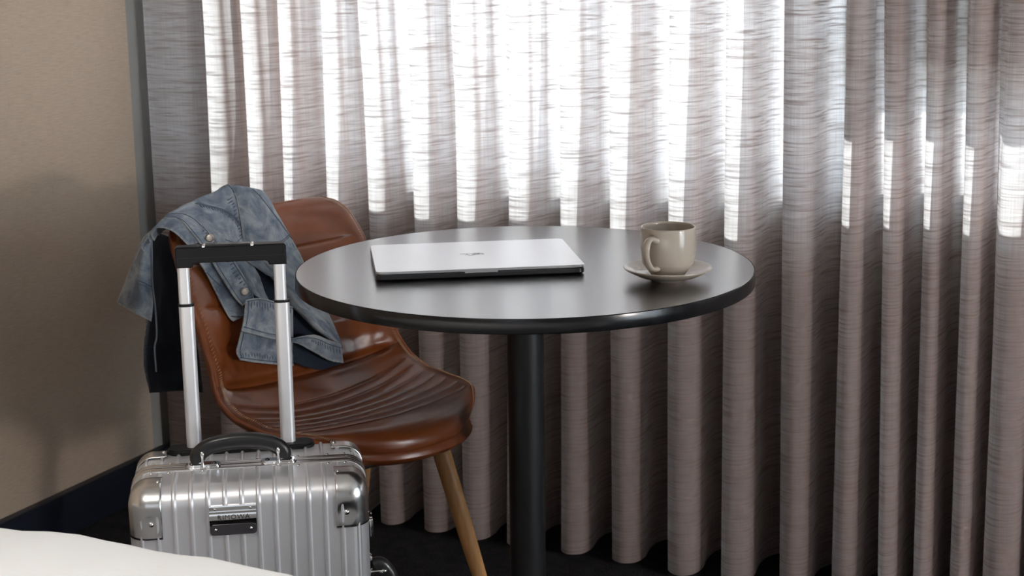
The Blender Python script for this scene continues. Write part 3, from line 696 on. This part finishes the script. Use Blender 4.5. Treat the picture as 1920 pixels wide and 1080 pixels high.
for P_, nrm in (((-0.2321, -0.1564, 0.7556), (.92, -.30, .35)), ((-0.2039, -0.1029, 0.6473), (.94, -.20, .28))):
    bt = lathe('button', [(0, -.003), (.0072, -.003), (.0078, -.0005), (.0076, .0012), (.0064, .0022), (.0055, .0016), (.003, .0012), (0, .0016)], M['button'], jk, seg=28, mtx=align(P_, nrm))
# lip of cloth that caps the corner of the backrest
cloth('inner_facing', [[(-0.2299, -0.2862, 0.7822), (-0.2249, -0.2809, 0.7919), (-0.2198, -0.2734, 0.8013)], [(-0.2265, -0.2799, 0.7906), (-0.2191, -0.2751, 0.7996), (-0.2142, -0.2640, 0.8094)], [(-0.2230, -0.2697, 0.7925), (-0.2159, -0.2634, 0.8023), (-0.2176, -0.2481, 0.8099)], [(-0.2260, -0.2466, 0.7841), (-0.2250, -0.2376, 0.7919), (-0.2310, -0.2215, 0.7989)],
    [(-0.2313, -0.2235, 0.7673), (-0.2319, -0.2134, 0.7738), (-0.2358, -0.1986, 0.7793)], [(-0.2338, -0.2044, 0.7482), (-0.2341, -0.1912, 0.7492), (-0.2352, -0.1774, 0.7501)]], M['denim'], back=.02, deep=.04, amp=.0012, seed=2)
# front body panel
o, S = cloth('body_panel', [[(-0.2193, -0.2443, 0.8151), (-0.2396, -0.1966, 0.8227), (-0.2506, -0.1639, 0.8275), (-0.2606, -0.1254, 0.8329), (-0.2695, -0.0842, 0.8434)], [(-0.2356, -0.2096, 0.8088), (-0.2451, -0.1737, 0.8091), (-0.2532, -0.1417, 0.8112), (-0.2616, -0.1076, 0.8142), (-0.2721, -0.0651, 0.8213)],
    [(-0.2432, -0.1819, 0.7943), (-0.2454, -0.1543, 0.7934), (-0.2529, -0.1248, 0.7938), (-0.2607, -0.0948, 0.7941), (-0.2693, -0.0612, 0.7951)], [(-0.2444, -0.1586, 0.7738), (-0.2436, -0.1353, 0.7717), (-0.2485, -0.1112, 0.7709), (-0.2566, -0.0858, 0.7676), (-0.2607, -0.0629, 0.7661)],
    [(-0.2420, -0.1378, 0.7487), (-0.2397, -0.1214, 0.7466), (-0.2448, -0.1007, 0.7441), (-0.2503, -0.0820, 0.7429), (-0.2536, -0.0646, 0.7410)], [(-0.2370, -0.1153, 0.7183), (-0.2348, -0.0997, 0.7162), (-0.2365, -0.0839, 0.7116), (-0.2379, -0.0708, 0.7052), (-0.2377, -0.0601, 0.6963)],
    [(-0.2295, -0.1003, 0.6900), (-0.2267, -0.0888, 0.6865), (-0.2261, -0.0758, 0.6804), (-0.2259, -0.0639, 0.6733), (-0.2266, -0.0525, 0.6640)], [(-0.2219, -0.0874, 0.6641), (-0.2165, -0.0818, 0.6587), (-0.2159, -0.0714, 0.6508), (-0.2153, -0.0610, 0.6407), (-0.2156, -0.0500, 0.6304)], [(-0.2130, -0.0816, 0.6403), (-0.2078, -0.0746, 0.6326), (-0.2060, -0.0651, 0.6249), (-0.2064, -0.0538, 0.6176), (-0.2070, -0.0409, 0.6111)]],
    M['denim'], back=.034, deep=.05, amp=.0042, seed=4, n=8, wear=(0, 0, 0, 1), fr=19)
seam(o, S, [(.28, .98), (.5, .98), (.64, .985)], False, r=.0011); seam(o, S, [(.30, .35), (.42, .62), (.56, .95)], True); seam(o, S, [(.63, .98), (.66, .6), (.64, .3)], False)
puckers(o, S, .35, .93, .63, .95, 12, .012, -.12); puckers(o, S, .32, .38, .54, .88, 16, .035, .0)
# right sleeve, falling from the shoulder to the seat
o, S = cloth('sleeve', [[(-0.2694, -0.0855, 0.8436), (-0.2663, -0.0570, 0.8385), (-0.2672, -0.0303, 0.8311), (-0.2730, -0.0049, 0.8222)], [(-0.2710, -0.0671, 0.8216), (-0.2625, -0.0433, 0.8196), (-0.2635, -0.0175, 0.8142), (-0.2736, 0.0138, 0.8009)], [(-0.2682, -0.0632, 0.7955), (-0.2550, -0.0428, 0.7932), (-0.2571, -0.0099, 0.7846), (-0.2700, 0.0277, 0.7740)],
    [(-0.2578, -0.0653, 0.7615), (-0.2450, -0.0395, 0.7595), (-0.2471, -0.0025, 0.7541), (-0.2638, 0.0425, 0.7471)], [(-0.2489, -0.0682, 0.7379), (-0.2356, -0.0405, 0.7335), (-0.2350, -0.0005, 0.7236), (-0.2489, 0.0554, 0.7084)], [(-0.2378, -0.0657, 0.7066), (-0.2222, -0.0345, 0.7018), (-0.2212, 0.0054, 0.6917), (-0.2344, 0.0622, 0.6759)],
    [(-0.2309, -0.0418, 0.6828), (-0.2104, -0.0220, 0.6741), (-0.2061, 0.0139, 0.6562), (-0.2183, 0.0636, 0.6379)], [(-0.2206, -0.0204, 0.6555), (-0.1968, -0.0084, 0.6421), (-0.1917, 0.0219, 0.6228), (-0.2029, 0.0683, 0.6025)], [(-0.2055, -0.0068, 0.6193), (-0.1821, 0.0070, 0.6076), (-0.1774, 0.0353, 0.5905), (-0.1875, 0.0855, 0.5714)],
    [(-0.1898, 0.0146, 0.5880), (-0.1689, 0.0239, 0.5778), (-0.1666, 0.0492, 0.5629), (-0.1713, 0.0884, 0.5397)], [(-0.1747, 0.0356, 0.5597), (-0.1585, 0.0434, 0.5513), (-0.1573, 0.0607, 0.5396), (-0.1604, 0.0868, 0.5210)], [(-0.1619, 0.0574, 0.5340), (-0.1524, 0.0603, 0.5318), (-0.1509, 0.0709, 0.5246), (-0.1523, 0.0850, 0.5097)]],
    M['denim'], back=.034, deep=.09, amp=.0050, seed=8, n=7, wear=(0, 1, 1, 1), fr=13)
seam(o, S, [(.46, .97), (.52, .55), (.55, .35)], True); seam(o, S, [(.24, .60), (.36, .82), (.48, .99)], False); puckers(o, S, .5, .45, .49, .97, 9, .02, .0)
cloth('sleeve_underside', [[(-0.2310, -0.0810, 0.7014), (-0.2305, -0.0539, 0.6984), (-0.2294, -0.0255, 0.6974)], [(-0.2289, -0.0656, 0.6910), (-0.2259, -0.0453, 0.6872), (-0.2236, -0.0215, 0.6870)], [(-0.2274, -0.0522, 0.6807), (-0.2229, -0.0369, 0.6747), (-0.2188, -0.0208, 0.6738)], [(-0.2247, -0.0371, 0.6682), (-0.2201, -0.0294, 0.6633), (-0.2133, -0.0219, 0.6589)]], M['denim'], amp=.001, seed=11, wear=(0, 1, 1, 1))
# chest pocket pieces hanging free above the seat
o, S = cloth('pocket', [[(-0.1746, -0.1355, 0.5851), (-0.1754, -0.1023, 0.5715), (-0.1747, -0.0635, 0.5559), (-0.1741, -0.0184, 0.5421)], [(-0.1611, -0.1537, 0.5671), (-0.1647, -0.1112, 0.5552), (-0.1657, -0.0711, 0.5420), (-0.1660, -0.0254, 0.5289)], [(-0.1489, -0.1684, 0.5515), (-0.1546, -0.1221, 0.5393), (-0.1569, -0.0786, 0.5261), (-0.1576, -0.0315, 0.5123)], [(-0.1434, -0.1648, 0.5363), (-0.1466, -0.1266, 0.5229), (-0.1495, -0.0851, 0.5108), (-0.1510, -0.0362, 0.4974)]], M['denim'], amp=.0014, seed=6, n=9)
seam(o, S, [(.87, .04), (.88, .5), (.87, 1.0)], False); seam(o, S, [(.05, .07), (.5, .08), (.85, .08)], False); puckers(o, S, .82, .1, .82, .97, 18, -.16, 0)
o, S = cloth('pocket_flap', [[(-0.1917, -0.1101, 0.6348), (-0.1944, -0.0783, 0.6321), (-0.1931, -0.0459, 0.6204), (-0.1890, -0.0035, 0.6031)], [(-0.1777, -0.1255, 0.6107), (-0.1787, -0.0918, 0.6024), (-0.1784, -0.0548, 0.5906), (-0.1762, -0.0137, 0.5739)], [(-0.1624, -0.1456, 0.5849), (-0.1630, -0.1116, 0.5711), (-0.1630, -0.0724, 0.5553), (-0.1630, -0.0258, 0.5411)]], M['denim'], amp=.0016, seed=7, n=10)
seam(o, S, [(.83, .05), (.86, .5), (.85, 1.0)], False); seam(o, S, [(.08, .09), (.5, .10), (.85, .10)], False); seam(o, S, [(.10, .05), (.08, .5), (.10, 1.0)], False); puckers(o, S, .12, .08, .12, .97, 15, .22, 0)
# turned-up cuff of the sleeve
o, S = cloth('cuff', [[(-0.1559, -0.0425, 0.5498), (-0.1529, -0.0189, 0.5511), (-0.1507, 0.0028, 0.5505), (-0.1494, 0.0213, 0.5473), (-0.1459, 0.0458, 0.5346), (-0.1427, 0.0749, 0.5209)], [(-0.1541, -0.0426, 0.5480), (-0.1489, -0.0223, 0.5460), (-0.1431, -0.0037, 0.5413), (-0.1389, 0.0162, 0.5329), (-0.1359, 0.0408, 0.5179), (-0.1353, 0.0720, 0.5054)], [(-0.1534, -0.0420, 0.5459), (-0.1474, -0.0238, 0.5392), (-0.1384, -0.0094, 0.5284), (-0.1320, 0.0110, 0.5137), (-0.1281, 0.0375, 0.4963), (-0.1283, 0.0694, 0.4855)]], M['denim'], amp=.0010, seed=9, n=8)
seam(o, S, [(.28, .02), (.28, .5), (.28, .98)], False); puckers(o, S, .33, .45, .33, .97, 12, .3, 0)
cloth('cuff_shade', [[(-0.1765, -0.0296, 0.5406), (-0.1692, -0.0071, 0.5312), (-0.1600, 0.0075, 0.5235), (-0.1508, 0.0260, 0.5107), (-0.1422, 0.0490, 0.4958), (-0.1356, 0.0729, 0.4889)], [(-0.1722, -0.0377, 0.5238), (-0.1652, -0.0164, 0.5144), (-0.1551, 0.0013, 0.5041), (-0.1465, 0.0229, 0.4927), (-0.1409, 0.0488, 0.4863), (-0.1341, 0.0728, 0.4848)], [(-0.1649, -0.0453, 0.5106), (-0.1588, -0.0273, 0.5006), (-0.1516, -0.0036, 0.4885), (-0.1434, 0.0223, 0.4783), (-0.1388, 0.0481, 0.4803), (-0.1336, 0.0737, 0.4836)]], M['inner_shade'], amp=.002, seed=10)  # denim inside the cuff with its shade put into the colour
# left sleeve hanging outside the back
o, S = cloth('hanging_sleeve', [[(-0.3095, -0.2320, 0.7702), (-0.3036, -0.2260, 0.7772), (-0.3004, -0.2150, 0.7811)], [(-0.3220, -0.2400, 0.7566), (-0.2930, -0.2500, 0.7646), (-0.3069, -0.2320, 0.7614)], [(-0.3460, -0.2420, 0.7253), (-0.3016, -0.2560, 0.7331), (-0.3100, -0.2360, 0.7259)], [(-0.3668, -0.2440, 0.6940), (-0.3066, -0.2620, 0.7019), (-0.3107, -0.2380, 0.6924)],
    [(-0.3789, -0.2460, 0.6739), (-0.3102, -0.2660, 0.6786), (-0.3092, -0.2400, 0.6621)], [(-0.3997, -0.2470, 0.6439), (-0.3180, -0.2680, 0.6471), (-0.3060, -0.2420, 0.6300)], [(-0.4182, -0.2480, 0.6181), (-0.3324, -0.2680, 0.6170), (-0.3116, -0.2430, 0.5982)]], M['denim'], amp=.0022, seed=12, n=9, wear=(0, 1, 1, 1), thick=.004)
seam(o, S, [(.64, 0), (.65, .5), (.66, 1)], False, r=.0012); seam(o, S, [(.67, 0), (.68, .5), (.69, 1)], False); puckers(o, S, .69, .08, .70, .95, 9, .07, 0)
# body of the jacket hanging behind the backrest
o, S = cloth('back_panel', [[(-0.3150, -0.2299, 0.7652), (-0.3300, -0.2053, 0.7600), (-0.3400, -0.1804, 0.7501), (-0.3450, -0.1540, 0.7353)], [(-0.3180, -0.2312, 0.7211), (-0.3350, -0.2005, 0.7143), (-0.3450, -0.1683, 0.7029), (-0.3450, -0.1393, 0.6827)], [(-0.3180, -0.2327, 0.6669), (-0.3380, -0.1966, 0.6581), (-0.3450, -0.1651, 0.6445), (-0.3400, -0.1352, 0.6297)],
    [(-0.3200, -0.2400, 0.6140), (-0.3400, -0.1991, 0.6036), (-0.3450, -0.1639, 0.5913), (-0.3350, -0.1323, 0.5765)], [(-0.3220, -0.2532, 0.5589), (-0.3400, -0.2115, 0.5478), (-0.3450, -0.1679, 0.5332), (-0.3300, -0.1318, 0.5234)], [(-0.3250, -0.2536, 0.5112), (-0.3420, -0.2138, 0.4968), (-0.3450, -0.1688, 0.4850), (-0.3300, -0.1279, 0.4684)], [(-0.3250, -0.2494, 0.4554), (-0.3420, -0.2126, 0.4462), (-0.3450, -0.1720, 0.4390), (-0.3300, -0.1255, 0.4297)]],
    M['denimshade'], amp=.006, seed=13, n=8, fr=14)  # denim coloured dark for the shade behind the backrest
tube('front_edge', [cr([(-0.3050, -0.2355, 0.7621), (-0.3050, -0.2378, 0.7136), (-0.3050, -0.2398, 0.6699), (-0.3050, -0.2371, 0.6262), (-0.3050, -0.2374, 0.5723), (-0.3050, -0.2440, 0.5464), (-0.3050, -0.2437, 0.5002)], i/6) for i in range(37)], .0018, M['denim'], jk, up=Vector((1, 0, 0)))
seam(o, S, [(.70, .02), (.71, .5), (.70, .98)], True)

# ------------------------------------------------------------ bed, seen as a white corner low on the left
BZ = .52
def bedz(x, y):
    return BZ+.0015*math.sin(x*21+y*4)+.001*math.sin(x*53+1)+.002*noise.noise(Vector((x*8, y*14, 0)))
bd = empty('bed', (-.9, .2, 0), label='white-covered bed, its smooth edge low on the left before the suitcase', cat='bed')
rowsb = []; by0, by1, bx0, bx1 = -1.0, 1.50, -2.05, .45
nx, ny = 60, 60
for i in range(nx+1):
    x = bx0+(bx1-bx0)*i/nx; L = []
    edge = 1.556+.12*min(0, (x+1.38))*1.0+.003*math.sin(x*9)+.0015*math.sin(x*31)
    for j in range(ny+1):
        y = by0+(edge-.03-by0)*j/ny; L.append(Vector((x+.9, y-.2, bedz(x, y))))
    for k in range(1, 7):
        a = R(90*k/6); L.append(Vector((x+.9, edge-.03+.03*math.sin(a)-.2, bedz(x, edge)-.03+.03*math.cos(a))))
    for z in (.42, .34, .26, .2): L.append(Vector((x+.9, edge-.2+.006*math.sin(x*18+z*9), z)))
    rowsb.append(L)
grid('duvet', rowsb, M['sheet'], bd, thick=.012, off=-1)
box('mattress', bx0+.92, bx1+.88, by0-.18, 1.38-.2, .25, BZ-.03, M['sheet'], bd, bev=.04)
box('bed_base', bx0+.95, bx1+.85, by0-.15, 1.35-.2, .08, .25, M['blackmatte'], bd, bev=.01)
for x in (bx0+1.0, bx1+.8):
    for y in (by0-.1, 1.08): lathe('leg', [(0, 0), (.02, 0), (.025, .08), (0, .08)], M['blackmatte'], bd, seg=16, mtx=Matrix.Translation((x, y, 0)))
